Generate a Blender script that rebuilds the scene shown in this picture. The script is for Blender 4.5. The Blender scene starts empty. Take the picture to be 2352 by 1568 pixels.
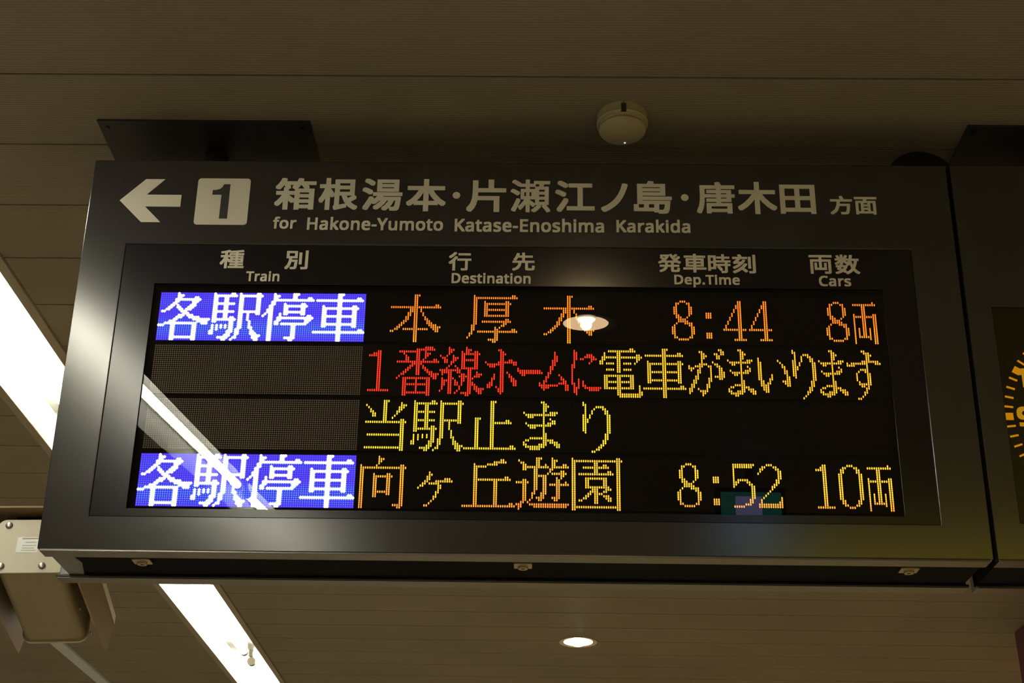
import bpy, bmesh, math, random
from mathutils import Vector, Matrix
from math import sin, cos, pi, radians
random.seed(7)
C = bpy.context.scene.collection
ZO = 2.84                    # floor to the reference height of the sign
TAU = radians(4.9)           # the boards lean forward by this angle
S = 0.004                    # one LED pitch in metres

# ------------------------------------------------------------------ camera
cam = bpy.data.objects.new('camera', bpy.data.cameras.new('camera'))
C.objects.link(cam)
R_ = [[0.99983473, 0.00889419, -0.01585578],
      [0.00998034, 0.46045189, 0.88762856],
      [0.01519556, -0.88764010, 0.46028702]]
cr = Vector((R_[0][0], R_[1][0], R_[2][0])); cd = Vector((R_[0][1], R_[1][1], R_[2][1])); cf = Vector((R_[0][2], R_[1][2], R_[2][2]))
mw = Matrix((( cr.x, -cd.x, -cf.x, 0.031), (cr.y, -cd.y, -cf.y, -2.199), (cr.z, -cd.z, -cf.z, -1.239 + ZO), (0, 0, 0, 1)))
cam.matrix_world = mw
cam.data.sensor_width = 36.0
cam.data.lens = 3120.0 / 2352.0 * 36.0
cam.data.clip_start = 0.05; cam.data.clip_end = 60
bpy.context.scene.camera = cam

# ------------------------------------------------------------------ world, exposure
w = bpy.data.worlds.new('world'); bpy.context.scene.world = w; w.use_nodes = True
w.node_tree.nodes['Background'].inputs[0].default_value = (0.02, 0.018, 0.015, 1)
w.node_tree.nodes['Background'].inputs[1].default_value = 0.3
vs = bpy.context.scene.view_settings
vs.view_transform = 'Standard'; vs.look = 'None'; vs.gamma = 1.0; vs.use_curve_mapping = False
vs.exposure = 0.0
bpy.context.scene.cycles.max_bounces = 6
bpy.context.scene.cycles.use_denoising = True
bpy.context.scene.cycles.sample_clamp_indirect = 30.0
bpy.context.scene.cycles.diffuse_bounces = 4

TUBE = 29.0      # fluorescent tube radiance
SPOT = 40.0      # beam of each downlight, watts
DOWN = 16.0      # downlight radiance

# ------------------------------------------------------------------ materials
def mat(name, col, rough=0.6, metal=0.0, spec=0.5, emis=None, es=1.0, noise=0.0, nscale=40.0, bump=0.0, ior=1.5):
    m = bpy.data.materials.new(name); m.use_nodes = True
    nt = m.node_tree; b = nt.nodes['Principled BSDF']
    b.inputs['Base Color'].default_value = (*col, 1); b.inputs['Roughness'].default_value = rough
    b.inputs['IOR'].default_value = ior; b.inputs['Metallic'].default_value = metal; b.inputs['Specular IOR Level'].default_value = spec
    if emis:
        b.inputs['Emission Color'].default_value = (*emis, 1); b.inputs['Emission Strength'].default_value = es
    if noise > 0:
        tc = nt.nodes.new('ShaderNodeTexCoord'); n = nt.nodes.new('ShaderNodeTexNoise')
        n.inputs['Scale'].default_value = nscale; n.inputs['Detail'].default_value = 5
        nt.links.new(tc.outputs['Object'], n.inputs['Vector'])
        r = nt.nodes.new('ShaderNodeValToRGB')
        r.color_ramp.elements[0].position = 0.3; r.color_ramp.elements[1].position = 0.7
        r.color_ramp.elements[0].color = (*[c * (1 - noise) for c in col], 1)
        r.color_ramp.elements[1].color = (*[min(1, c * (1 + noise)) for c in col], 1)
        nt.links.new(n.outputs['Fac'], r.inputs['Fac']); nt.links.new(r.outputs['Color'], b.inputs['Base Color'])
        if bump > 0:
            bp = nt.nodes.new('ShaderNodeBump'); bp.inputs['Strength'].default_value = bump; bp.inputs['Distance'].default_value = 0.001
            nt.links.new(n.outputs['Fac'], bp.inputs['Height']); nt.links.new(bp.outputs['Normal'], b.inputs['Normal'])
    return m

def emit_mat(name, col, strength, attr=None):
    m = bpy.data.materials.new(name); m.use_nodes = True
    nt = m.node_tree; nt.nodes.clear()
    o = nt.nodes.new('ShaderNodeOutputMaterial'); e = nt.nodes.new('ShaderNodeEmission')
    e.inputs['Color'].default_value = (*col, 1); e.inputs['Strength'].default_value = strength
    if attr:
        a = nt.nodes.new('ShaderNodeAttribute'); a.attribute_name = attr
        nt.links.new(a.outputs['Color'], e.inputs['Color'])
        m.cycles.emission_sampling = 'NONE'
    nt.links.new(e.outputs[0], o.inputs[0])
    return m

def glass_mat():
    m = bpy.data.materials.new('clear_acrylic'); m.use_nodes = True
    nt = m.node_tree; nt.nodes.clear()
    o = nt.nodes.new('ShaderNodeOutputMaterial'); t = nt.nodes.new('ShaderNodeBsdfTransparent')
    g = nt.nodes.new('ShaderNodeBsdfGlossy'); g.inputs['Roughness'].default_value = 0.004
    f = nt.nodes.new('ShaderNodeFresnel'); f.inputs['IOR'].default_value = 1.55
    x = nt.nodes.new('ShaderNodeMixShader'); t.inputs[0].default_value = (0.97, 0.97, 0.97, 1)
    nt.links.new(f.outputs[0], x.inputs[0]); nt.links.new(t.outputs[0], x.inputs[1]); nt.links.new(g.outputs[0], x.inputs[2])
    nt.links.new(x.outputs[0], o.inputs[0])
    return m

def ceiling_mat():
    m = mat('ribbed_ceiling_board', (0.325, 0.280, 0.205), 0.62, spec=0.25)
    nt = m.node_tree; b = nt.nodes['Principled BSDF']
    g = nt.nodes.new('ShaderNodeNewGeometry'); s = nt.nodes.new('ShaderNodeSeparateXYZ')
    nt.links.new(g.outputs['Position'], s.inputs[0])
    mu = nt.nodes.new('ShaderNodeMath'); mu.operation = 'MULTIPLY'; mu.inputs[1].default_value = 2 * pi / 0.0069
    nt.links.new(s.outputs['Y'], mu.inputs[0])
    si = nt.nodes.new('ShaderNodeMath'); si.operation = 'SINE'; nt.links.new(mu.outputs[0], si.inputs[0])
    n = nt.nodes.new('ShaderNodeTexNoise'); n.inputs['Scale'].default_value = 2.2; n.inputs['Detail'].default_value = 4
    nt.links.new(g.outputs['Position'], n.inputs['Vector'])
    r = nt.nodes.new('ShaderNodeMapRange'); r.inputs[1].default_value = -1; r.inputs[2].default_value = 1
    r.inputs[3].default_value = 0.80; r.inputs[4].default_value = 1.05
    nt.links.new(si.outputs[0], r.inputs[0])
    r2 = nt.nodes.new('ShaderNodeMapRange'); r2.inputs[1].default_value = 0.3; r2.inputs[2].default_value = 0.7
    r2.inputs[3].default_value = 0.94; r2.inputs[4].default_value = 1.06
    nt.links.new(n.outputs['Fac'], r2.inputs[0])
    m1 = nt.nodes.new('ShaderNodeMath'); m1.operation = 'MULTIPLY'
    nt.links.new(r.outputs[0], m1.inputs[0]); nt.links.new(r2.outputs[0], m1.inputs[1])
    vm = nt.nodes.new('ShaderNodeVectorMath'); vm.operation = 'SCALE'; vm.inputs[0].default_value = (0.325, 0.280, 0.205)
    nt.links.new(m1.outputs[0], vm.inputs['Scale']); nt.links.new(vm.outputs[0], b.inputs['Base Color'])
    bp = nt.nodes.new('ShaderNodeBump'); bp.inputs['Strength'].default_value = 0.35; bp.inputs['Distance'].default_value = 0.001
    nt.links.new(si.outputs[0], bp.inputs['Height']); nt.links.new(bp.outputs['Normal'], b.inputs['Normal'])
    return m

M = dict(
    ceil=ceiling_mat(),
    void=mat('dark_void', (0.01, 0.009, 0.008), 0.9),
    trim=mat('beige_trim', (0.40, 0.35, 0.25), 0.5),
    track=mat('pale_grey_track', (0.70, 0.76, 0.80), 0.4),
    frame=mat('dark_grey_satin_metal', (0.034, 0.032, 0.032), 0.17, ior=2.0),
    body=mat('dark_cabinet', (0.009, 0.008, 0.009), 0.85, spec=0.1),
    lip=mat('brushed_grey_lip', (0.24, 0.225, 0.205), 0.28, metal=0.9),
    panel=mat('black_printed_sheet', (0.007, 0.006, 0.010), 0.17, ior=1.68),
    board=mat('led_board', (0.005, 0.004, 0.005), 0.8, spec=0.05),
    dot_grey=mat('unlit_grey_led', (0.24, 0.195, 0.15), 0.6, spec=0.2),
    dot_dark=mat('unlit_dark_led', (0.016, 0.011, 0.007), 0.7, spec=0.08),
    print=mat('cream_print', (0.95, 0.90, 0.73), 0.55),
    printdk=mat('dark_print', (0.05, 0.048, 0.048), 0.5),
    endp=mat('grey_end_plate', (0.20, 0.19, 0.19), 0.5),
    lock=mat('brass_lock', (0.50, 0.42, 0.28), 0.35, metal=0.8),
    black=mat('near_black', (0.012, 0.011, 0.012), 0.45),
    plate=mat('black_mounting_plate', (0.02, 0.021, 0.023), 0.5),
    hose=mat('glossy_black_cover', (0.012, 0.012, 0.012), 0.2),
    led=emit_mat('lit_led', (1, 1, 1), 1.25, 'led'),
    glass=glass_mat(),
    tube=emit_mat('fluorescent_glass', (1.0, 0.965, 0.80), TUBE),
    trough=mat('white_reflector', (0.86, 0.86, 0.80), 0.45),
    socket=mat('lamp_socket', (0.50, 0.47, 0.36), 0.4),
    down=emit_mat('downlight_glow', (1.0, 0.66, 0.36), DOWN),
    bulb=emit_mat('downlight_bulb', (1.0, 0.85, 0.62), DOWN * 4),
    dtrim=mat('downlight_ring', (0.45, 0.36, 0.26), 0.35),
    det=mat('cream_plastic', (0.54, 0.46, 0.27), 0.42),
    slot=mat('dark_slot', (0.05, 0.04, 0.025), 0.6),
    ind=emit_mat('indicator_glow', (0.75, 0.75, 0.95), 1.0),
    house=mat('cream_painted_housing', (0.58, 0.52, 0.36), 0.35, noise=0.03, nscale=120),
    house_shade=mat('shaded_cream_housing', (0.29, 0.24, 0.12), 0.42, noise=0.03, nscale=120),  # same cream paint, darkened so the body's shade is in the colour
    flap=mat('brown_sunshade', (0.34, 0.235, 0.14), 0.55, spec=0.2),
    screw=mat('dark_steel_screw', (0.28, 0.27, 0.25), 0.28, metal=0.9),
    label=mat('white_sticker', (0.90, 0.90, 0.86), 0.4),
    grey=mat('grey_ink', (0.45, 0.45, 0.42), 0.6),
    amber=emit_mat('amber_clock_light', (0.50, 0.20, 0.002), 1.0),
    amber9=emit_mat('amber_numeral_light', (0.42, 0.20, 0.006), 1.0),
    clockface=mat('dark_clock_glass', (0.028, 0.022, 0.008), 0.25),
    purple=mat('dark_plum_panel', (0.16, 0.05, 0.075), 0.5),
    wall=mat('beige_wall', (0.80, 0.76, 0.64), 0.7, noise=0.05, nscale=3),
    floor=mat('stone_floor', (0.72, 0.69, 0.60), 0.5, noise=0.08, nscale=5),
    yellow=emit_mat('yellow_backlit_face', (0.95, 0.72, 0.03), 1.2),
    teal=emit_mat('monitor_teal', (0.05, 0.50, 0.38), 0.8),
    lav=emit_mat('monitor_lavender', (0.55, 0.50, 1.0), 1.7),
)

# ------------------------------------------------------------------ helpers
class MB:
    """collects faces (world-frame coordinates before ZO is added) into one mesh"""
    def __init__(s): s.v = []; s.f = []; s.c = []
    def quadlist(s, vs_, fs, col=None):
        b = len(s.v); s.v += [tuple(p) for p in vs_]
        for f in fs:
            s.f.append([b + i for i in f]); s.c.append(col)
    def box(s, x0, x1, y0, y1, z0, z1):
        P = [(x, y, z) for z in (z0, z1) for y in (y0, y1) for x in (x0, x1)]
        s.quadlist(P, [(0, 2, 3, 1), (4, 5, 7, 6), (0, 1, 5, 4), (2, 6, 7, 3), (0, 4, 6, 2), (1, 3, 7, 5)])
    def extrude(s, poly, fn, a, b):
        """poly of 2-D points; fn(p, t) -> 3-D; caps at t=a and t=b"""
        n = len(poly)
        P = [fn(p, a) for p in poly] + [fn(p, b) for p in poly]
        F = [tuple(range(n))[::-1], tuple(range(n, 2 * n))] + [(i, (i + 1) % n, n + (i + 1) % n, n + i) for i in range(n)]
        s.quadlist(P, F)
    def lathe(s, prof, centre, axis='z', n=32, cap=True):
        P = []
        for r, h in prof:
            for k in range(n):
                a = 2 * pi * k / n
                if axis == 'z': P.append((centre[0] + r * cos(a), centre[1] + r * sin(a), centre[2] + h))
                elif axis == 'y': P.append((centre[0] + r * cos(a), centre[1] + h, centre[2] + r * sin(a)))
                else: P.append((centre[0] + h, centre[1] + r * cos(a), centre[2] + r * sin(a)))
        F = []
        for j in range(len(prof) - 1):
            for k in range(n):
                k2 = (k + 1) % n
                F.append((j * n + k, j * n + k2, (j + 1) * n + k2, (j + 1) * n + k))
        if cap:
            F.append(tuple(range(n))[::-1]); F.append(tuple((len(prof) - 1) * n + k for k in range(n)))
        s.quadlist(P, F)
    def build(s, name, m, parent=None, smooth=False, bevel=0.0, xf=None, fix=True):
        me = bpy.data.meshes.new(name)
        V = [Vector(p) for p in s.v]
        if xf: V = [xf @ p for p in V]
        V = [p + Vector((0, 0, ZO)) for p in V]
        if parent is not None:
            inv = WM[parent.name].inverted(); V = [inv @ p for p in V]
            org = Vector((0, 0, 0))
        else:
            org = sum(V, Vector()) / len(V); V = [p - org for p in V]
        me.from_pydata([tuple(p) for p in V], [], s.f)
        if fix:
            bm = bmesh.new(); bm.from_mesh(me); bmesh.ops.recalc_face_normals(bm, faces=bm.faces); bm.to_mesh(me); bm.free()
        if any(c is not None for c in s.c):
            at = me.color_attributes.new('led', 'FLOAT_COLOR', 'CORNER')
            i = 0
            for p, c in zip(me.polygons, s.c):
                for _ in p.loop_indices:
                    at.data[i].color = (*c, 1); i += 1
        me.materials.append(m)
        if smooth:
            for p in me.polygons: p.use_smooth = True
        me.update()
        o = bpy.data.objects.new(name, me); C.objects.link(o)
        if parent is not None:
            o.parent = parent; WM[o.name] = WM[parent.name].copy()
        else:
            o.location = org; WM[o.name] = Matrix.Translation(org)
        if smooth:
            md = o.modifiers.new('split', 'EDGE_SPLIT'); md.split_angle = radians(38)
        if bevel:
            md = o.modifiers.new('bevel', 'BEVEL'); md.width = bevel; md.segments = 2; md.limit_method = 'ANGLE'; md.angle_limit = radians(40)
        return o
WM = {}
def thing(name, label, cat, loc, rot=0.0, group=None):
    o = bpy.data.objects.new(name, None); C.objects.link(o)
    o.empty_display_size = 0.05
    o.location = (loc[0], loc[1], loc[2] + ZO); o.rotation_euler = (rot, 0, 0)
    WM[o.name] = Matrix.Translation(Vector((loc[0], loc[1], loc[2] + ZO))) @ Matrix.Rotation(rot, 4, 'X')
    o['label'] = label; o['category'] = cat
    if group: o['group'] = group
    return o
def struct(o): o['kind'] = 'structure'; return o
def stuff(o): o['kind'] = 'stuff'; return o

UP = Vector((0, -sin(TAU), cos(TAU))); IN = Vector((0, cos(TAU), sin(TAU)))
def sg(u, v, d=0.0):
    """board coordinates: u to the right and v down in LED pitches, d metres into the board"""
    return Vector(((u - 166) * S, 0, 0)) - v * S * UP + d * IN
def srect(mb, u0, u1, v0, v1, d0, d1):
    P = [sg(u, v, d) for d in (d0, d1) for v in (v0, v1) for u in (u0, u1)]
    mb.quadlist(P, [(0, 2, 3, 1), (4, 5, 7, 6), (0, 1, 5, 4), (2, 6, 7, 3), (0, 4, 6, 2), (1, 3, 7, 5)])
def sring(mb, o, i, d0, d1):
    """rectangular frame with an opening"""
    P = []
    for d in (d0, d1):
        for r in (o, i):
            P += [sg(r[0], r[2], d), sg(r[1], r[2], d), sg(r[1], r[3], d), sg(r[0], r[3], d)]
    F = []
    for k in range(4):
        k2 = (k + 1) % 4
        F += [(k, k2, 4 + k2, 4 + k), (8 + k, 12 + k, 12 + k2, 8 + k2), (k, 8 + k, 8 + k2, k2), (4 + k, 4 + k2, 12 + k2, 12 + k)]
    mb.quadlist(P, F)
def spoly(mb, pts, d0, d1):
    mb.extrude(pts, lambda p, t: sg(p[0], p[1], t), d0, d1)

# ------------------------------------------------------------------ the room
ZC = 0.391                                            # ceiling height in this frame
mb = MB(); mb.box(-7.0, 6.0, -9.0, 9.0, -2.94, -2.84); struct(mb.build('floor', M['floor']))
mb = MB(); mb.box(-7.15, -7.0, -9.0, 9.0, -2.84, ZC + 0.3); struct(mb.build('wall_left', M['wall']))
mb = MB(); mb.box(6.0, 6.15, -9.0, 9.0, -2.84, ZC + 0.3); struct(mb.build('wall_right', M['wall']))
mb = MB(); mb.box(-7.15, 6.15, 9.0, 9.15, -2.84, ZC + 0.3); struct(mb.build('wall_back', M['wall']))
mb = MB(); mb.box(-7.15, 6.15, -9.15, -9.0, -2.84, ZC + 0.3); struct(mb.build('wall_front', M['wall']))
mb = MB(); mb.box(-7.0, 6.0, -9.0, 9.0, ZC + 0.09, ZC + 0.12)
ceiling = struct(mb.build('ceiling', M['void']))
seams = [-0.145 + 0.2277 * k for k in range(-38, 0)] + [-0.145 + 0.2277 * k for k in range(0, 11)]
seams += [seams[-1] + 0.2148 * k for k in range(1, 6)]
seams += [seams[-1] + 0.2265 * k for k in range(1, 25)]
seams = [s_ for s_ in seams if -8.9 < s_ < 8.95]
segs = [(-7.0, -2.192), (-2.128, -1.492), (-1.218, 6.0)]
unit = []
for x0, x1 in segs:
    b = MB(); b.box(x0, x1, -0.5, 0.5, ZC, ZC + 0.012)
    me = bpy.data.meshes.new('ceiling_panel')
    me.from_pydata([(p[0], p[1], p[2] - ZC) for p in b.v], [], b.f)
    bm = bmesh.new(); bm.from_mesh(me); bmesh.ops.recalc_face_normals(bm, faces=bm.faces); bm.to_mesh(me); bm.free()
    me.materials.append(M['ceil']); unit.append(me)
for a, b_ in zip(seams[:-1], seams[1:]):
    for me in unit:
        o = bpy.data.objects.new('ceiling_panel', me); C.objects.link(o)
        o.parent = ceiling
        wl = Vector((0, (a + b_) / 2, ZC + ZO))
        o.location = wl - ceiling.location
        o.scale = (1, (b_ - a) - 0.0045, 1)
mb = MB(); mb.box(-2.19, -2.13, -8.9, 8.9, ZC - 0.012, ZC + 0.012); struct(mb.build('trim_1', M['track']))
mb = MB(); mb.box(-1.490, -1.464, -8.9, 8.9, ZC - 0.006, ZC + 0.03); struct(mb.build('trim_2', M['trim']))
mb = MB(); mb.box(-1.246, -1.220, -8.9, 8.9, ZC - 0.006, ZC + 0.03); struct(mb.build('trim_3', M['trim']))

# column at the right, seen only below the boards
t = thing('column', 'dark plum-coloured square column at the lower right edge, behind the boards', 'column', (2.5, 3.3, -2.84))
mb = MB(); mb.box(2.13, 2.85, 3.0, 3.65, -2.84, ZC); mb.build('shaft', M['purple'], t, bevel=0.01)
mb = MB(); mb.box(2.11, 2.87, 2.98, 3.67, -2.84, -2.72); mb.build('plinth', M['body'], t)

# ------------------------------------------------------------------ LED glyphs: one entry per column, runs of lit rows
G = {
'本': "6,18|6,18|6,17|6,16-17|6,15-16|6,14-15|6,13-14,17|6,11-13,17|6,9-12,17|6-10,17|6-8,17|0-23|0-23|0,6,17|6-8,17|6,9-10,17|6,11-12,17|6,12-14,17|6,13-15|6,14-16|6,15-17|5-6,15-18|5-6,16-18|6,16",
'木': "6,19|6,19|6,18|6,17-18|6,16-17|6,15-16|6,13-15|6,11-14|6,9-12|6-10|6-8|0-23|0-23|0,6|6-8|6,9-11|6,11-13|6,13-15|6,14-16|6,15-17|6,16-18|5-6,17-19|5-6,17-19|6,17",
'厚': "21|19-20|15-19|0-17|1-14|1,18|1,18|1,13,18|1,3-10,13,18|1,4-10,13,18|1,4,7,10,13,18,22|1,4,7,10,13,18,22|1,4,7,10,13,18,22-23|1,4,7,10,13,16-23|1,4,7,10,13,17-22|1,4,7,10,13,16,18|1,4,7,10,13,15,18|1,4,7,10,13-15,18|1,3-10,12-14,18|1,3-10,12-13,18|1,4,13,18|0-1,17-18|0-1,17-18|1,18",
'8': "15-18|5-8,14-20|3-10,13,20|3,9-12,21|2,10-12,21|2,11-12,21|2,11-13,21|3,10,12-13,21|3-9,13-14,20|5-8,13-20|15-18",
':': "8-10,18-20|8-10,18-20|8-10,18-20",
'4': "16|14-16|12-13,16|10-11,16|8-9,16|6-7,16,21|4-5,16,21|2-21|2-21|16,21|16,21",
'両': "3,8-22|3,9|3,9,15-19|3,9,19|3-19|3-19|3,9,19|3,9,15-20|3,9|2-3,8-22|3,8-22",
'1': "4,21|4,21|3-4,21|3-4,21|2-21|2-21|21|21|21|21",
'1b': "4,21|4,21|3-4,21|2-21|2-21|21|21|21",
'0': "6-17|4-19|3-5,18-20|3,20|2,21|2,21|2,21|3,20|3-5,18-20|4-19|6-17",
'番': "7,15|2,7,14|2,7,13|2-3,7,12-13,15-23|2,4-7,11-12,15-23|2,5-7,10-11,15,18,22|2,7,9-10,15,18,22|2,7-9,15,18,22|2,7-8,15,18,22|1-13,15-22|1-13,15,18,22|1,7-8,15,18,22|1,6-7,9-10,15,18,22|0-5,7,10-11,15,18,22|0-1,3-4,7,11-12,15-23|0-1,3,7,12-13,15-23|0-1,7,12-14|1,6-7,13-15|6-7,13-15|7,13",
'線': "4,11,21|5,11-13,15-20|5-7,11-12,16-18|4,6-7,10-12,16|0-3,9,11-22|1-2,7-8,11-22|1,4-7,11,15|5-6,9,11,16-18,22|5,10-12,17-18,21|11-12,14,19-20|2-10,13-18,22|3-10,13-16,22|0-3,6,10,14,22-23|1-3,6,10-23|1,3,6,10-22|3,6,10,15,17-18|2-10,14,18-20|2-10,12-14,19-21|3,13-14,20-22|13,20-22|20",
'ホ': "7|8,18-19|8-9,17-19|8-9,15-18|8-9,13-15|8,19|1,7-8,20-21|1-22|2-21|3,7|7,12|6-7,13-14|6-7,14-16|7-8,15-18|7-8,16-18",
'ー': "10-11|11-12|11-13|11-13|11-12|11-12|11-12|11-12|11-12|11-12|11-12|12",
'ム': "17-18|18-19|16-20|14-16,18-19|12-14,18-19|9-12,18|6-10,18|2-8,18|4-6,18|13,17|14-15,17|15-17|16-20|18-20",
'に': "8-17|1-9,17-21|2-5,19-22|15-19|5|5,16-18|4,18-19|3-4,19|3-4,7,19-20|3-6,19-20|4-5,19-20|5,19-20|19-20|19",
'電': "6-7|4-7|2-5,13-19|4,7,10,13-19|1,4,7,10,13,16,19|1,4,7,10,13,16,19|1,4,7,10,13,16,19|1,4,13,16,19|1-11,13-22|1-11,13-23|1,4,13,16,19,22-23|1,4,7,10,13,16,19,22-23|1,4,7,10,13,16,19,22-23|1,4,7,10,13,16,19,22-23|0-1,4,7,10,13-19,22-23|0-1,4,13-19,22-23|1,4,7,22-23|3-6,22-23|3-5,18-23|4,21-22",
'車': "19|3,19|3,6-16,19|3,7-16,19|3,7,11,15,19|3,7,11,15,19|3,7,11,15,19|3,7,11,15,19|3,7,11,15,19|0-23|0-23|0,3,7,11,15,19|3,7,11,15,19|3,7,11,15,19|3,7,11,15,19|3,7,11,15,19|2-3,6-16,19|2-3,6-16,18-19|3,7,18-19|19",
'が': "8-9,19-21|9-10,17-20|9,15-18|8,13-16|8,10-14,19|1,7-11,20|1-8,20-22|2-4,7,20-21|3,7,17-20|8,14-18|8-15|6|2,7,13|2-4,7-8,13|0,3-4,8-14|0-2,9-14|1-2,11-13",
'ま': "5,19-20|6,10,18,20-21|6-7,11,18,21|6-7,11-12,17,21-22|6,11-12,17,20-22|0,6,11,17,20-21|0-21|1-4,6,11,15-20|2,6,10-11,18|5-6,8,10-11,18-19|5-6,9-10,19-20|5,19-21|20-21",
'い': "4-14|6-17|15-19|17-20|16-20|14-16|12-14|||5|6|7-8,15|8-11,15-16|10-17|13-17",
'り': "0-1,5-12|1-13|8-9|6-7|3-5,23|2,22|2,20-21|2-3,18-20|3-5,15-19|4-17|6-14",
'す': "6-7|7|6-7|6-7|6,11-14,23|6,10,15-16,23|6,9,16-17,22|0,5-6,9,16-17,20-21|0-1,5-6,9-10,16,18-20|1-18|1-5,11-16|2,5|5|5-6|5-6|6",
'当': "2,10,22|3,10,16,22|4-5,10,16,22|5-7,10,16,22|6-7,10,16,22|10,16,22|10,16,22|10,16,22|0-10,16,22|0-10,16,22|0,10,16,22|10,16,22|8,10,16,22|7,10,16,22|5-6,10,16,22|3-5,10,16,22|1-4,9-23|2-3,9-23|2,10",
'駅': "19-20|0-14,16-20|1-14|1,5,9,13,16-18|1,5,9,13,22|1,5,9,13,16-17,22|1-13,22-23|1-13,16-17,21-23|1,5,9,13,19-22|0-1,5,9,12-21|0-1,5,9,12-19,23|1,13,22|18-22|0-20|1-17|1,9|1,9|1,9-13|1,9,14-17|1,9,17-20|1,9,19-22|0-10,20-23|0-10,21-23|1,21",
'止': "22|22|22|22|22|8-22|8-22|8,22|22|22|22|22|0-22|0-22|0,10,22|10,22|10,22|10,22|10,22|9-10,22|9-10,22|10,21-22|21-22|22",
'まw': "5,19-20|6,10,18,20-21|6-7,11,18,21|6-7,11-12,17,21-22|6-7,11-12,17,21-22|6,11-12,17,21-22|6,11,17,21-22|6,11,17,20-22|0,6,11,17,20-21|0-21|1-4,6,11,15-20|2,6,10-11,18|5-6,8,10-11,18-19|5-6,9-10,18-19|5-6,9-10,19-20|5,19-21|20-21",
'りw': "0-1,6-13|1-14|8-9|6-7|4-5,23|3,23|2,22|2,21-22|2,20-21|2-3,18-20|3-5,15-19|4-17|6-14",
'向': "4-23|5-23|5|5|5|5|5,8-18|4-5,9-18|0-3,5,9,16|1-2,5,9,16|1,5,9,16|5,9,16|5,8-17|5,8-17|5,9|5,22|5,22|5,22-23|4-23|4-22|5",
'ケ': "14|13|12-13|11-12,22|9-11,22|7-10,12,21|8,12,20|12,18-19|11-12,16-18|11-16|11,13-14|11|10-11|10-11|10-11|11",
'丘': "22|22|22|22|22|3-22|4-22|4,10,22|4,10,22|4,10,22|4,10,22|3,10,22|3,10,22|3,10,22|2-3,10-22|2-3,10-22|2,10,22|1-2,10,22|1-2,10,22|2,9-10,22|9-10,22|10,21-22|21-22|22",
'遊': "11,21|1,11,21-23|2,11,20-22|2-5,10-20|3-5,10-19|4,11,20|4,19,21|4,16-18,21|4-16,21-22|0-14,18,21-22|0-4,8,18-19,21-22|0,4,8,16-19,21-22|4,8-18,21-22|3-4,8-16,21-22|4,7,21-22|5-6,12,21-22|0-5,7,12,18,21-22|1-4,7,12,18-19,21-22|1,4,7,9-19,21-22|4,7,10-18,21-22|4,6-9,12,21-22|3-4,6-8,12,21-22|3-4,7,11-12,21-22|4,12,21",
'園': "0-23|1-23|1,22|1,7,19,22|1,7,19,22|1,4,7,18,22|1,4,7,9-13,17-18,22|1,4,7,9-13,16-17,22|1,4,7,9,13,15-16,22|1,4,7,9,13-15,22|1-7,9,13-20,22|1-7,9,13-20,22|1,4,7,9,13,16,22|1,4,7,9,13,16,22|1,3-4,7,9-13,15,17,22|1,3-4,7,9-15,17-18,22|1,4,6-7,13-14,17-19,22|1,6-7,14,18-19,22|1,7,22|1,22|0-23|0-23|1",
'5': "2-12,21|2-3,10-11,21|2-3,9-10,21|2-3,9,21|2-3,9,21|2-3,9,20|2-3,9-10,20|2-3,10-11,18-20|2-3,11-19|2,12-17",
'2': "6,20-21|4-5,18-21|3-4,17,20-21|3,16,20-21|2,15,20-21|2,14,20-21|2,12-13,20-21|3,11-12,20-21|3-4,9-11,20-21|4-10,19-21|5-8,17-21",
}
# glyphs of the white-on-blue panels: one entry per row, runs of lit columns
GR = {
'各': "8|8-10|8-9,16-17|7-18|7-8,15-17|6-7,15-16|5-6,8,14-16|4-5,8-9,13-15|3-4,9-10,12-14|1-2,10-12|11-13|9-11,13-15|8-10,14-18|7-8,16-23|5-7,18-22|3-17,20-22|0-2,6-7,16-17|6-7,16-17|6-7,16-17|6-7,16-17|6-7,16-17|6-7,16-17|6-17|6-7,16-17",
'停': "5,14-16|5-7,14-15|5-6,14-15,21-22|5-23|4-5|4-5,10,18-19|3-4,10-20|3-4,10-11,18-19|2-4,10-11,18-19|2-4,10-19|1,3-4,8,10-11,18-19|0,3-4,8,21-22|3-4,7-23|3-4,7-8,20-22|3-4,6-7,20-21|3-4,6-7,9-20|3-4,14-15|3-4,14-15|3-4,14-15|3-4,14-15|3-4,14-15|3-4,14-15|3-4,11-15|3-4,13-14",
'車w': "11-13|11-12|11-12,20-21|1-22|11-12|11-12|4,11-12,18-19|4-20|4-5,11-12,18-19|4-5,11-12,18-19|4-5,11-12,18-19|4-19|4-5,11-12,18-19|4-5,11-12,18-19|4-5,11-12,18-19|4-19|4-5,11-12,18-19|11-12|11-12,21-22|0-23|11-12|11-12|11-12|11-12",
}
def runs(s_):
    out = []
    for part in s_.split(','):
        if not part: continue
        a, *b = part.split('-'); out += list(range(int(a), int(b[0] if b else a) + 1))
    return out
def dots(ch):
    if ch in GR: return [(c, r) for r, s_ in enumerate(GR[ch].split('|')) for c in runs(s_)]
    return [(c, r) for c, s_ in enumerate(G[ch].split('|')) for r in runs(s_)]

ROWV = [0.0, 26.2, 52.4, 78.8]
U0R, PR = 95.9, 0.985          # right-hand panel: first column and its pitch
def upos(panel, c): return c if panel == 'L' else U0R + PR * c
def dot(mb, u, v, rx, ry, d, col=None, n=8):
    mb.quadlist([sg(u + rx * cos(2 * pi * (k + .5) / n), v + ry * sin(2 * pi * (k + .5) / n), d) for k in range(n)], [tuple(range(n))], col)

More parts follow.
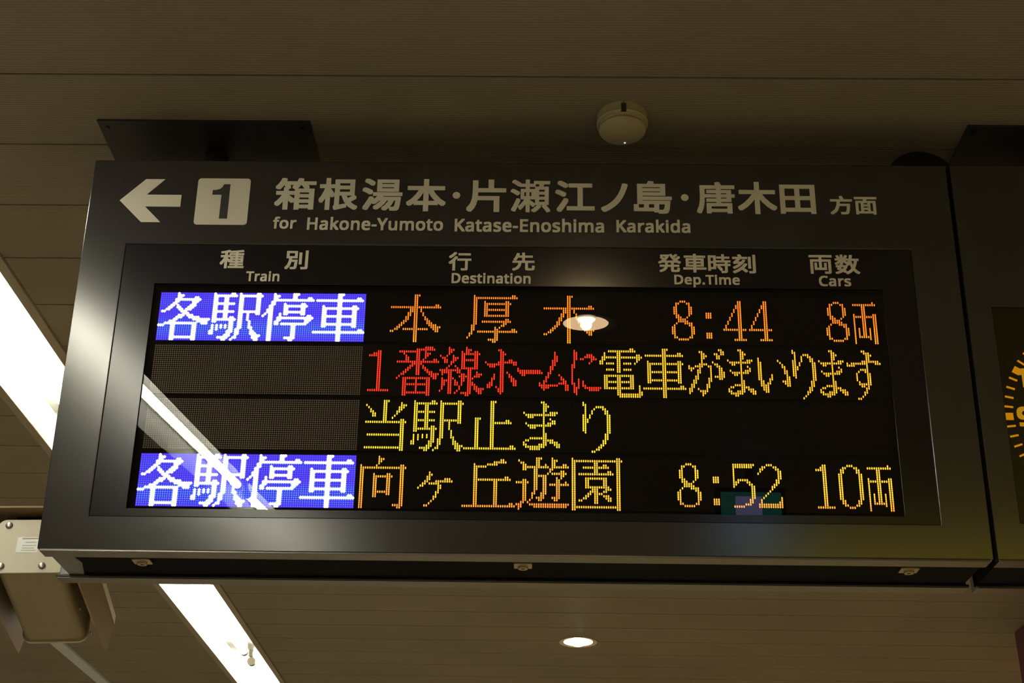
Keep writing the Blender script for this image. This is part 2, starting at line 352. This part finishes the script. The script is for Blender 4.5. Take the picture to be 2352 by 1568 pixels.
OR = (1.0, 0.19, 0.012); RD = (1.0, 0.028, 0.014); YO = (1.0, 0.56, 0.02); YE = (0.96, 0.80, 0.03)
def mixc(a, b, t_): return tuple(a[i] * (1 - t_) + b[i] * t_ for i in range(3))
def fade(a, b, r0=12): return lambda c, r: mixc(a, b, min(1, max(0, (r - r0) / (23 - r0))))
def flat(a): return lambda c, r: a
R1 = lambda c, r: mixc(OR, YO, 0.05 + 0.4 * max(0, (r - 12) / 11.0))
R4 = fade((1.0, 0.68, 0.04), (1.0, 0.32, 0.05), 15)
ROWS = [
 [('L', 0, '各', 'W'), ('L', 24, '駅', 'W'), ('L', 48, '停', 'W'), ('L', 72, '車w', 'W'),
  ('R', 12, '本', R1), ('R', 48, '厚', R1), ('R', 84, '木', R1), ('R', 144, '8', R1), ('R', 160, ':', R1), ('R', 168, '4', R1), ('R', 180, '4', R1), ('R', 216, '8', R1), ('R', 229, '両', R1)],
 [('R', 3, '1', flat(RD)), ('R', 16, '番', flat(RD)), ('R', 36, '線', flat(RD)), ('R', 57, 'ホ', flat(RD)), ('R', 72, 'ー', flat(RD)), ('R', 82, 'ム', flat(RD)), ('R', 97, 'に', flat(RD)),
  ('R', 110, '電', flat(mixc(YO, YE, .45))), ('R', 130, '車', flat(mixc(YO, YE, .35))), ('R', 151, 'が', flat(YO)), ('R', 169, 'ま', flat(YO)), ('R', 183, 'い', flat(YO)), ('R', 199, 'り', flat(YO)), ('R', 211, 'ま', flat(YO)), ('R', 224, 'す', flat(YO))],
 [('R', 3, '当', flat(YE)), ('R', 24, '駅', flat(YE)), ('R', 48, '止', flat(YE)), ('R', 75, 'まw', flat(YE)), ('R', 102, 'りw', flat(YE))],
 [('L', 0, '各', 'W'), ('L', 24, '駅', 'W'), ('L', 48, '停', 'W'), ('L', 72, '車w', 'W'),
  ('R', 2, '向', fade((1, .52, .03), (1, .30, .06), 6)), ('R', 28, 'ケ', fade((1, .62, .04), (1, .42, .05), 16)), ('R', 48, '丘', fade((1, .62, .035), (1, .30, .05), 9)), ('R', 72, '遊', fade((1, .62, .035), (1, .24, .04), 7)), ('R', 97, '園', fade((.97, .66, .04), (1, .56, .04), 12)),
  ('R', 144, '8', R4), ('R', 160, ':', R4), ('R', 169, '5', R4), ('R', 180, '2', R4), ('R', 206, '1b', R4), ('R', 216, '0', R4), ('R', 229, '両', R4)],
]

# ------------------------------------------------------------------ departure board
brd = thing('departure_board', 'wide dark grey hanging departure board with lit LED rows and a white left arrow', 'sign', tuple(sg(166, 124)), TAU)
mb = MB(); sring(mb, (-40.1, 371.3, -70.0, 122.6), (-19.5, 350.4, -24.6, 107.6), 0, 0.02)
mb.build('front_frame', M['frame'], brd, bevel=0.0022)
mb = MB(); mb.box(-.8195, .8165, 0.041, 0.074, -.4925, -.4885); mb.build('front_lip', M['lip'], brd, bevel=0.001)
# cabinet cross-section in (Y, Z)
prof = [(0.061, -.4865), (-0.002, .272), (0.236, .272), (0.186, -.4865)]
mb = MB(); mb.extrude(prof, lambda p, t_: (t_, p[0], p[1]), -.812, .812); mb.build('cabinet', M['body'], brd)
mb = MB(); mb.extrude([(0.184, -.4935), (0.219, -.4935), (0.272, .279), (0.250, .279), (0.200, -.4875), (0.184, -.4875)], lambda p, t_: (t_, p[0], p[1]), -.835, .82)
mb.build('rear_frame', M['frame'], brd, bevel=0.0015)
mb = MB(); mb.box(-.833, .818, .185, .218, -.4945, -.4936); mb.build('rear_lip', M['lip'], brd)
mb = MB(); mb.extrude([(-.811, .0745), (-.774, .0745), (-.768, .119), (-.783, .183), (-.811, .183)], lambda p, t_: (p[0], p[1], t_), -.4885, -.4864)
mb.build('end_plate', M['endp'], brd)
mb = MB()
for x0, x1 in ((-.42, -.035), (.07, .47)):
    n = int((x1 - x0) / .0098)
    for k in range(n): mb.box(x0 + k * .0098, x0 + k * .0098 + .0045, .0660, .0710, -.4872, -.4864)
stuff(mb.build('vent_holes', M['black'], brd))
for lx in (-.655, .016, .690):
    mb = MB(); mb.box(lx - .016, lx + .016, .084, .110, -.4925, -.4890); lk = mb.build('lock', M['lock'], brd, bevel=0.0008)
    mb = MB(); mb.lathe([(.0035, 0), (.0035, -.004), (.0085, -.004), (.0095, 0)], (lx, .099, -.4925), n=20, cap=False); mb.build('key_ring', M['lock'], lk, smooth=True)
    mb = MB(); mb.box(lx - .020, lx + .020, .072, .084, -.4895, -.4866); mb.build('latch_slot', M['black'], lk)
# half-round cable duct lying across the tops of the boards, at the right end
pts = [(.8705, .2796)] + [(.800 + .0705 * cos(a), .296 + .0705 * sin(a)) for a in [pi * k / 28 for k in range(0, 29)]] + [(.7295, .2796)]
dk = thing('cable_duct', 'glossy black half-round cable duct on top of the boards, above the gap between them', 'duct', (.8, .12, .2796))
mb = MB(); mb.extrude(pts, lambda p, t_: (p[0], t_, p[1]), .052, .16); mb.build('cover', M['hose'], dk, bevel=0.003)
mb = MB(); mb.box(.72, .88, .06, .15, .2796, .2812); mb.build('base_strip', M['plate'], dk)

# printed dark sheet with its window
mb = MB(); sring(mb, (-19.4, 350.3, -24.5, 107.5), (-3.7, 335.3, -4.3, 104.0), 0.0012, 0.004); mb.build('printed_sheet', M['panel'], brd, bevel=0.0004)
mb = MB(); srect(mb, -3.7, 335.3, -4.3, 104.0, 0.0120, 0.0145); mb.build('led_backplane', M['board'], brd)
mb = MB(); mb.quadlist([sg(-3.6, -4.2, 0.0045), sg(335.2, -4.2, 0.0045), sg(335.2, 103.9, 0.0045), sg(-3.6, 103.9, 0.0045)], [(0, 3, 2, 1)])
mb.build('window_pane', M['glass'], brd)
LD = 0.0090
lit_total = 0
for ri, row in enumerate(ROWS):
    v0 = ROWV[ri]
    for panel in 'LR':
        n = 96 if panel == 'L' else 240
        blue = panel == 'L' and ri in (0, 3)
        mb = MB(); srect(mb, upos(panel, 0) - .5, upos(panel, n - 1) + .5, v0 - .6, v0 + 23.6, LD + .0006, LD + .0028)
        mod = mb.build('led_module', M['board'], brd)
        if blue: mod['label'] = 'blue lit panel with white characters'
        chars = [c for c in row if c[0] == panel]
        lit = set()
        for _, c0, ch, colf in chars:
            for c, r in dots(ch): lit.add((c0 + c, r))
        mb = MB()
        if blue:
            mb.quadlist([sg(-.55, v0 - .65, LD + .0004), sg(95.5, v0 - .65, LD + .0004), sg(95.5, v0 + 23.6, LD + .0004), sg(-.55, v0 + 23.6, LD + .0004)], [(0, 3, 2, 1)], (0.062, 0.026, 0.72))
            for c in range(n):
                for r in range(24):
                    if (c, r) in lit: continue
                    k = math.exp(-((r - 17.5) / 4.2) ** 2) + .25 * math.exp(-((r - 5) / 3.0) ** 2)
                    k = min(1, k * random.uniform(.75, 1.1) + .12)
                    col = mixc((0.11, 0.05, 0.98), (0.07, 0.46, 1.0), k)
                    dot(mb, upos(panel, c), v0 + r, .30, .32, LD, col, 6)
            stuff(mb.build('blue_leds', M['led'], mod, fix=False))
        else:
            for c in range(n):
                for r in range(24):
                    if (c, r) not in lit: dot(mb, upos(panel, c), v0 + r, .40 if panel == 'L' else .34, .40 if panel == 'L' else .34, LD + .0002, None, 6 if panel == 'L' else 4)
            stuff(mb.build('unlit_leds', M['dot_grey' if panel == 'L' else 'dot_dark'], mod, fix=False))
        for _, c0, ch, colf in chars:
            if ch == ':':                    # two square dots, each a piece of its own
                for lo in (8, 18):
                    mb = MB()
                    for c in range(3):
                        for r in range(lo, lo + 3):
                            col = colf(c, r)
                            dot(mb, upos(panel, c0 + c), v0 + r, .36, .62, LD - .0002, tuple(x * .92 for x in mixc(col, RD, .30)), 8)
                            dot(mb, upos(panel, c0 + c), v0 + r + .08, .27, .46, LD - .0004, mixc(col, (1, .92, .04), .16), 8)
                    mb.build('led_colon_dot', M['led'], mod, fix=False)
                continue
            mb = MB()
            for c, r in dots(ch):
                if colf == 'W': dot(mb, upos(panel, c0 + c), v0 + r, .68, .72, LD - .0002, (1.25, 1.2, 1.25), 8)
                else:
                    col = colf(c, r); g_ = random.uniform(.94, 1.05)
                    dot(mb, upos(panel, c0 + c), v0 + r, .36, .62, LD - .0002, tuple(x * .92 for x in mixc(col, RD, .30)), 8)
                    dot(mb, upos(panel, c0 + c), v0 + r + .08, .27, .46, LD - .0004, tuple(min(1, x * g_) for x in mixc(col, (1, .92, .04), .16 if col != RD else .03)), 8)
            mb.build('led_character', M['led'], mod, fix=False)

# flat print on the frame and the sheet
SANS = None
try:                                   # the sans-serif that ships with Blender itself
    import os
    SANS = bpy.data.fonts.load(os.path.join(bpy.utils.resource_path('LOCAL'), 'datafiles', 'fonts', 'NotoSansMath-Regular.woff2'))
except Exception:
    SANS = None
def px2uv(x, y):
    d = cr * ((x - 1176) / 3120.0) + cd * ((y - 784) / 3120.0) + cf
    P0 = sg(0, 0) ; c0 = Vector((0.031, -2.199, -1.239))
    s_ = (P0 - c0).dot(IN) / d.dot(IN); P = c0 + d * s_
    return P.x / S + 166, -(P - P0).dot(UP) / S
def fit_text(body, u0, u1, v0, v1, d, m, parent, name, bold=0.0, sp=1.0):
    c = bpy.data.curves.new('t', 'FONT'); c.body = body
    if SANS and body.isascii(): c.font = SANS
    c.space_character = sp; c.resolution_u = 3
    o = bpy.data.objects.new('t', c); C.objects.link(o); bpy.context.view_layer.update()
    me = bpy.data.meshes.new_from_object(o.evaluated_get(bpy.context.evaluated_depsgraph_get()))
    bpy.data.objects.remove(o)
    xs = [v.co.x for v in me.vertices]; ys = [v.co.y for v in me.vertices]
    x0, x1, y0, y1 = min(xs) - bold, max(xs) + bold, min(ys) - bold, max(ys) + bold
    mb = MB(); off = [(0, 0)] + ([(bold * i, bold * j) for i in (-1, 0, 1) for j in (-1, 0, 1) if i or j] if bold else [])
    for io, (ox, oy) in enumerate(off):                      # heavy strokes: the outline dilated by its own copies
        b = len(mb.v)
        mb.v += [tuple(sg(u0 + (v.co.x + ox - x0) / (x1 - x0) * (u1 - u0), v1 - (v.co.y + oy - y0) / (y1 - y0) * (v1 - v0), d - io * 3e-5)) for v in me.vertices]
        mb.f += [tuple(b + i for i in p.vertices) for p in me.polygons]
    mb.c = [None] * len(mb.f)
    bpy.data.meshes.remove(me)
    return mb.build(name, m, parent)
def px_text(body, x0, y0, x1, y1, d, m, parent, name='printed_character', bold=0.03, sp=1.0):
    ym = (y0 + y1) / 2; xm = (x0 + x1) / 2
    u0 = px2uv(x0, ym)[0]; u1 = px2uv(x1, ym)[0]; v0 = px2uv(xm, y0)[1]; v1 = px2uv(xm, y1)[1]
    return fit_text(body, u0, u1, v0, v1, d, m, parent, name, bold, sp)
FD = -0.0007
def A_(x, y): return 600 + x / 3.267, 380 + y / 3.267
def B_(x, y): return 1300 + x / 3.0947, 380 + y / 3.0947
def D_(x, y): return 260 + x / 2.352, 550 + y / 2.352
def E_(x, y): return 1260 + x / 2.613, 550 + y / 2.613
head = [('箱', A_, 103, 95, 410, 333), ('根', A_, 432, 95, 728, 335), ('湯', A_, 757, 100, 1060, 340), ('本', A_, 1088, 103, 1387, 345), ('片', A_, 1540, 107, 1838, 350), ('瀬', A_, 1870, 107, 2170, 352),
        ('ノ', B_, 247, 128, 440, 332), ('島', B_, 480, 112, 752, 343), ('唐', B_, 927, 118, 1200, 343), ('木', B_, 1218, 118, 1497, 347), ('田', B_, 1520, 138, 1772, 345), ('方', B_, 1875, 217, 2035, 350), ('面', B_, 2050, 225, 2210, 350)]
for ch, fn, x0, y0, x1, y1 in head:
    a, b_ = fn(x0, y0); c_, d_ = fn(x1, y1)
    px_text(ch, a, b_, c_, d_, FD, M['print'], brd, bold=0.025 if ch not in '瀬' else 0.016)
px_text('江', 1275, 415.5, 1365.6, 487.5, FD, M['print'], brd, bold=0.025)
for x, y in ((1048.4, 448.8), (1572.6, 454)):
    u, v = px2uv(x, y); mb = MB(); mb.quadlist([sg(u + 1.85 * cos(2 * pi * k / 24), v + 1.85 * sin(2 * pi * k / 24), FD) for k in range(24)], [tuple(range(24))])
    mb.build('middle_dot', M['print'], brd)
for body, fn, x0, y0, x1, y1 in (('for', A_, 88, 385, 265, 476), ('Hakone-Yumoto', A_, 345, 389, 1365, 488), ('Karakida', B_, 358, 385, 883, 479)):
    a, b_ = fn(x0, y0); c_, d_ = fn(x1, y1)
    px_text(body, a, b_, c_, d_, FD, M['print'], brd, 'printed_word', 0.020, 1.04)
px_text('Katase-Enoshima', 1044.3, 502, 1387.3, 533.5, FD, M['print'], brd, 'printed_word', 0.020, 1.04)
PD = 0.0012 - 0.0006
for ch, fn, x0, y0, x1, y1 in (('種', D_, 577, 55, 708, 155), ('別', D_, 927, 58, 1053, 160), ('行', D_, 1812, 67, 1935, 167), ('先', D_, 2155, 70, 2278, 168),
        ('発', E_, 657, 85, 795, 195), ('車', E_, 808, 85, 947, 197), ('時', E_, 957, 87, 1093, 200), ('刻', E_, 1103, 88, 1243, 202), ('両', E_, 1563, 92, 1703, 205), ('数', E_, 1718, 90, 1867, 208)):
    a, b_ = fn(x0, y0); c_, d_ = fn(x1, y1)
    px_text(ch, a, b_, c_, d_, PD, M['print'], brd, bold=0.022)
for body, fn, x0, y0, x1, y1 in (('Train', D_, 717, 170, 898, 225), ('Destination', D_, 1828, 180, 2255, 237), ('Dep.Time', E_, 755, 210, 1148, 287), ('Cars', E_, 1623, 217, 1815, 280)):
    a, b_ = fn(x0, y0); c_, d_ = fn(x1, y1)
    px_text(body, a, b_, c_, d_, PD, M['print'], brd, 'printed_word', 0.020, 1.04)
# arrow, number tile
mb = MB(); spoly(mb, [(-25.4, -47.7), (-13.9, -59.4), (-4.6, -59.4), (-12.8, -50.9), (4.1, -50.9), (4.1, -44.5), (-12.8, -44.5), (-4.5, -36.1), (-13.8, -36.1)], -0.0009, -0.0001)
mb.build('arrow', M['print'], brd)
def rrect(x0, x1, y0, y1, r, n=6):
    P = []
    for cx_, cy_, a0 in ((x1 - r, y0 + r, -pi / 2), (x1 - r, y1 - r, 0), (x0 + r, y1 - r, pi / 2), (x0 + r, y0 + r, pi)):
        P += [(cx_ + r * cos(a0 + pi / 2 * k / n), cy_ + r * sin(a0 + pi / 2 * k / n)) for k in range(n + 1)]
    return P
mb = MB(); spoly(mb, rrect(11.4, 36.8, -60.0, -35.0, 1.6), -0.0009, -0.0001); tile = mb.build('number_tile', M['print'], brd)
mb = MB(); spoly(mb, [(24.1, -56.8), (27.1, -56.8), (27.1, -38.25), (23.3, -38.25), (23.3, -51.1), (18.9, -51.1), (18.9, -53.6), (20.6, -53.7), (22.3, -54.2), (23.4, -55.2)], -0.0013, -0.0009)
mb.build('numeral', M['printdk'], tile)

# ------------------------------------------------------------------ clock board, to the right
ck = thing('clock_board', 'dark grey hanging clock board with amber hour marks, right of the departure board', 'clock', tuple(sg(430.5, 124)), TAU)
mb = MB(); sring(mb, (373.2, 487.8, -70.0, 122.6), (384.5, 476.5, 4.0, 106.5), 0, 0.02); mb.build('front_frame', M['frame'], ck, bevel=0.0022)
mb = MB(); mb.box(.8295, 1.284, 0.041, 0.074, -.4925, -.4885); mb.build('front_lip', M['lip'], ck, bevel=0.001)
mb = MB(); mb.extrude(prof, lambda p, t_: (t_, p[0], p[1]), .836, 1.28); mb.build('cabinet', M['body'], ck)
mb = MB(); mb.extrude([(0.184, -.4935), (0.219, -.4935), (0.272, .279), (0.250, .279), (0.200, -.4875), (0.184, -.4875)], lambda p, t_: (t_, p[0], p[1]), .834, 1.29)
mb.build('rear_frame', M['frame'], ck, bevel=0.0015)
mb = MB(); mb.box(.836, 1.288, .185, .218, -.4945, -.4936); mb.build('rear_lip', M['lip'], ck)
mb = MB(); mb.box(1.04, 1.072, .084, .110, -.4925, -.4864); lk = mb.build('lock', M['lock'], ck, bevel=0.0008)
mb = MB(); mb.lathe([(.0035, 0), (.0035, -.004), (.0085, -.004), (.0095, 0)], (1.056, .099, -.4925), n=20, cap=False); mb.build('key_ring', M['lock'], lk, smooth=True)
mb = MB(); srect(mb, 384.5, 476.5, 4.0, 106.5, 0.006, 0.012); face = mb.build('dial', M['clockface'], ck)
cu, cv, RR = 430.5, 57.2, 43.9
for k in range(60):
    a = 2 * pi * k / 60
    hr = k % 5 == 0
    hw, hl = (1.65, 1.65) if hr else (.42, 1.9)
    er = (sin(a), -cos(a)); et = (cos(a), sin(a))
    ctr = (cu + RR * er[0], cv + RR * er[1])
    P = [(ctr[0] + er[0] * i * hl + et[0] * j * hw, ctr[1] + er[1] * i * hl + et[1] * j * hw) for i, j in ((-1, -1), (1, -1), (1, 1), (-1, 1))]
    mb = MB(); spoly(mb, P, 0.0048, 0.0059); mb.build('hour_mark' if hr else 'minute_mark', M['amber'], face)
for k in range(1, 13):
    a = 2 * pi * k / 12; u, v = cu + 37.0 * sin(a), cv - 37.0 * cos(a)
    wd = 3.6 if k < 10 else 6.0
    if k == 1: wd = 2.2
    fit_text(str(k), u - wd, u + wd, v - 4.7, v + 4.7, 0.0052, M['amber9'], face, 'numeral', 0.03)
for name, ang, ln, wd in (('hour_hand', 8.72 / 12, 20, 1.5), ('minute_hand', 43 / 60, 30, 1.0)):
    a = 2 * pi * ang; er = (sin(a), -cos(a)); et = (cos(a), sin(a))
    P = [(cu + er[0] * i + et[0] * j, cv + er[1] * i + et[1] * j) for i, j in ((-4, -wd), (ln, -wd * .6), (ln, wd * .6), (-4, wd))]
    mb = MB(); spoly(mb, P, 0.0035, 0.0045); mb.build(name, M['amber9'], face)

# ------------------------------------------------------------------ ceiling mounts
def mount(x0, x1, label, posts, top):
    t = thing('ceiling_mount', label, 'mounting plate', ((x0 + x1) / 2, .11, ZC))
    mb = MB(); mb.box(x0, x1, -.004, .235, ZC - .004, ZC); mb.build('plate', M['plate'], t, bevel=0.001)
    for sx in (x0 + .017, x1 - .017):
        for sy in (.018, .215):
            mb = MB(); mb.lathe([(.0045, 0), (.0045, -.002), (.002, -.0032)], (sx, sy, ZC - .004), n=14); mb.build('screw', M['black'], t, smooth=True)
    for px_ in posts:
        mb = MB(); mb.lathe([(.024, 0), (.024, ZC - .004 - .272)], (px_, .123, .272), n=24); mb.build('hanger_post', M['plate'], t, smooth=True)
mount(-.845, -.418, 'black ceiling plate above the left end of the departure board', (-.63,), .272)
mount(.885, 1.235, 'black ceiling plate above the clock board, at the right edge', (1.06,), .272)

# ------------------------------------------------------------------ smoke detector
dx, dy = .2015, -.0245
t = thing('smoke_detector', 'round cream smoke detector on the ceiling above the departure board', 'smoke detector', (dx, dy, ZC))
mb = MB(); mb.lathe([(.049, 0), (.0492, -.004), (.0475, -.016), (.050, -.0165), (.0505, -.0205), (.0485, -.0225)], (dx, dy, ZC), n=64); mb.build('base', M['det'], t, smooth=True)
mb = MB(); mb.lathe([(.0445, -.0225), (.0430, -.028), (.0450, -.0315), (.0460, -.0345), (.0445, -.0375), (.0385, -.0402), (.025, -.0422), (.0105, -.043)], (dx, dy, ZC), n=64); hd = mb.build('head', M['det'], t, smooth=True)
mb = MB(); mb.box(dx - .0050, dx + .0048, dy - .0512, dy - .044, ZC - .0225, ZC - .0065); mb.build('release_slot', M['slot'], t)
mb = MB(); mb.box(dx - .0005, dx + .0005, dy - .0495, dy - .045, ZC - .0075, ZC - .0005); mb.build('seam', M['slot'], t)
mb = MB(); mb.lathe([(.0020, 0), (.0017, -.0012), (.0008, -.0016)], (dx + .0065, dy + .0315, ZC - .0410), n=14); mb.build('indicator_light', M['ind'], hd, smooth=True)

# ------------------------------------------------------------------ fluorescent strip lamps
def fixture(y0, label, X=0.0, Z=0.0, grp='strip lamps in a line along the ceiling'):
    t = thing('strip_lamp', label, 'lamp', (-1.355 + X, y0 + 1.36, ZC + Z), 0.0, grp)
    y1 = y0 + 2.72
    TX = Matrix.Translation((X, 0, Z))
    # open trough, cross-section in (X, Z)
    mb = MB()
    P = [(-1.464, ZC - .002), (-1.425, ZC + .062), (-1.285, ZC + .062), (-1.246, ZC - .002)]
    q = P + [(x + (.003 if x > -1.35 else -.003), z + .004) for x, z in reversed(P)]
    mb.extrude(q, lambda p, s_: (p[0], s_, p[1]), y0 + .001, y1 - .001)
    mb.build('reflector', M['trough'], t, xf=TX)
    mb = MB(); mb.lathe([(.0185, .115), (.0185, 2.72 - .115)], (-1.328, y0, ZC + .012), axis='y', n=20); mb.build('tube', M['tube'], t, smooth=True, xf=TX)
    for a, b_, c_ in ((.085, .115, .07), (2.605, 2.635, 2.65)):
        mb = MB(); mb.lathe([(.0200, a), (.0200, b_)], (-1.328, y0, ZC + .012), axis='y', n=20)
        mb.box(-1.337, -1.319, y0 + c_ - .012, y0 + c_ + .012, ZC + .030, ZC + .062)
        mb.build('lamp_socket', M['socket'], t, smooth=True, xf=TX)
fixture(-6.60, 'white strip lamp far behind the viewpoint, one of a line along the ceiling')
fixture(-3.88, 'white strip lamp behind the viewpoint, mirrored in the LED window')
fixture(-1.16, 'glowing white strip lamp left of the departure board')
fixture(1.56, 'glowing white strip lamp with a visible tube end, just below the departure board')
fixture(4.28, 'farthest glowing strip lamp, running out at the bottom edge of the view')


# ------------------------------------------------------------------ downlights
def downlight(x, y, label, grp='warm downlights in rows', power=None):
    t = thing('downlight', label, 'lamp', (x, y, ZC), 0.0, grp)
    mb = MB(); mb.lathe([(.0665, .004), (.0665, -.0005), (.0865, -.0030), (.0865, .0)], (x, y, ZC), n=48, cap=False); mb.build('ring', M['dtrim'], t, smooth=True)
    mb = MB(); mb.lathe([(.0655, .0), (.062, .012), (.045, .03)], (x, y, ZC - .001), n=40, cap=False); mb.quadlist([(x + .0655 * cos(2 * pi * k / 40), y + .0655 * sin(2 * pi * k / 40), ZC - .0005) for k in range(40)], [tuple(range(40))]); mb.build('lens', M['down'], t)
    mb = MB(); mb.lathe([(.026, 0), (.020, -.006), (.006, -.009)], (x, y + .036, ZC - .001), n=20); mb.build('bulb', M['bulb'], t, smooth=True)
    ld = bpy.data.lights.new('lamp_beam', 'SPOT'); ld.energy = power or SPOT; ld.color = (1.0, 0.70, 0.26); ld.spot_size = radians(164); ld.spot_blend = 0.35; ld.shadow_soft_size = 0.016
    lo = bpy.data.objects.new('lamp_beam', ld); C.objects.link(lo); lo.parent = t; lo.location = (0, 0.036, -0.016)
downlight(.2455, 3.895, 'round warm recessed downlight in the ceiling below the departure board')
downlight(.181, -1.33, 'round warm recessed downlight in front of the departure board, mirrored in its LED window', power=9.0)

for x, y in ((2.87, -1.33), (2.87, 1.28), (2.87, 3.895), (2.87, 6.5)):  # unseen lamps added to give the right side its warm light
    downlight(x, y, 'added warm downlight out of view at the right, to warm the ceiling', 'added downlights out of view at the right')

# ------------------------------------------------------------------ camera housing
HB = Matrix(((0.99087752, -0.10831836, -0.0801803), (0.12035548, 0.9789430730, 0.1648787986), (0.06063255, -0.17302483, 0.98304939)))
X0 = Vector((-1.0560, .6271, -.3484))
HX = Matrix.Translation(X0) @ HB.to_4x4()
t = thing('security_camera', 'cream box-shaped security camera housing with a sunshade, behind the left end of the departure board', 'camera', tuple(X0 + HB @ Vector((0, .17, .13))))
def hprism(pts, y0, y1): 
    mb = MB(); mb.extrude(pts, lambda p, s_: (p[0], s_, p[1]), y0, y1); return mb
hp = rrect(-.080, .080, 0, .131, .018)
hprism(hp, -.003, 0).build('back_plate', M['house'], t, xf=HX, bevel=0.0006)
hb = rrect(-.072, .070, .004, .126, .022)
hprism(hb, 0, .345).build('housing', M['house_shade'], t, xf=HX, smooth=True)
hprism(rrect(-.077, .075, .0, .130, .024), .345, .352).build('front_rim', M['house'], t, xf=HX, smooth=True)
for sx, sz in ((-.057, .1165), (-.0595, .0165), (.0265, .0165), (.057, .1165)):
    mb = MB(); mb.lathe([(.0078, -.003), (.0078, -.0048), (.0055, -.0078), (.002, -.0085)], (sx, 0, sz), axis='y', n=18); mb.build('screw', M['screw'], t, xf=HX, smooth=True)
mb = MB(); mb.extrude(rrect(-.034, .012, .049, .087, .003), lambda p, s_: (p[0], s_, p[1]), -.0036, -.003); st = mb.build('sticker', M['label'], t, xf=HX)
for k, (x0, x1, z) in enumerate(((-.024, .010, .0835), (-.016, .006, .0745), (-.022, .008, .066), (-.022, .004, .060), (-.022, .008, .0545))):
    mb = MB(); mb.box(x0, x1, -.0040, -.0036, z - (.0014 if k == 0 else .0006), z + (.0014 if k == 0 else .0006)); mb.build('sticker_line', M['grey'], st, xf=HX)
mb = MB(); mb.extrude([(-.104, .142), (-.100, .150), (-.09, .156), (.09, .156), (.100, .150), (.104, .142), (.100, .142), (.097, .147), (.088, .152), (-.088, .152), (-.097, .147), (-.100, .142)], lambda p, s_: (p[0], s_, p[1]), -.02, .50)
mb.build('sunshade_roof', M['flap'], t, xf=HX)
mb = MB(); mb.box(-.05, .03, .02, .34, .1265, .150); mb.build('spacer', M['body'], t, xf=HX)
for sx in (1, -1):
    mb = MB(); mb.extrude([(-.02, .142), (-.02, .0), (.0, -.012), (.433, .012), (.499, .113), (.50, .142)], lambda p, s_: (s_, p[0], p[1]), .100 * sx, .104 * sx)
    fl = mb.build('sunshade_flap', M['flap'], t, xf=HX)
    for sy, sz in ((.23, .030), (.385, .040)):
        mb = MB(); mb.lathe([(.005, 0), (.004, .003 * sx)], (.0705 * sx, sy, sz), axis='x', n=12); mb.build('side_screw', M['screw'], t, xf=HX, smooth=True)
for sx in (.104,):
    mb = MB(); mb.extrude([(-.02, .118), (.499, .118), (.50, .141), (-.02, .141)], lambda p, s_: (s_, p[0], p[1]), .1042, .1052); mb.build('edge_highlight', M['label'], t, xf=HX)  # white strip standing in for light caught on the flap's upper edge
ptop = X0 + HB @ Vector((0, .17, .154))
mb = MB(); mb.lathe([(.018, 0), (.018, ZC - ptop.z)], (ptop.x, ptop.y, ptop.z), n=20); mb.build('hanging_pole', M['house'], t, smooth=True)
mb = MB(); mb.lathe([(.05, 0), (.05, .01)], (ptop.x, ptop.y, ZC - .01), n=28); mb.build('pole_flange', M['house'], t, smooth=True)

# ------------------------------------------------------------------ monitor behind the viewpoint, mirrored in the LED window
t = thing('monitor', 'small hanging monitor with a teal picture, seen mirrored in the LED window', 'monitor', (.95, -3.2, .3))
mb = MB(); mb.box(.795, 1.085, -3.25, -3.205, -.06, .30); mb.build('case', M['body'], t, bevel=0.004)
mb = MB(); mb.box(.815, 1.065, -3.205, -3.202, -.04, .28); sc = mb.build('screen', M['teal'], t)
mb = MB(); mb.box(.875, .925, -3.202, -3.200, -.02, .262); mb.box(.925, .985, -3.202, -3.200, .10, .262); mb.build('picture', M['lav'], sc)
mb = MB(); mb.lathe([(.018, 0), (.018, ZC - .30)], (.94, -3.228, .30), n=16); mb.build('hanging_pole', M['body'], t, smooth=True)

# ------------------------------------------------------------------ backlit yellow guide board far behind the viewpoint
t = thing('guide_board', 'yellow backlit guide board far behind the viewpoint, blurred in the lower right of the frame', 'sign', (2.5, -5.7, .1))
mb = MB(); mb.box(1.18, 3.92, -5.76, -5.63, .08, .38); mb.build('case', M['body'], t, bevel=0.004)
mb = MB(); mb.box(1.21, 3.89, -5.63, -5.626, .10, .365); mb.build('lit_face', M['yellow'], t)
for x in (1.5, 3.6):
    mb = MB(); mb.box(x - .02, x + .02, -5.72, -5.68, .38, ZC); mb.build('hanger', M['body'], t)

bpy.context.view_layer.update()
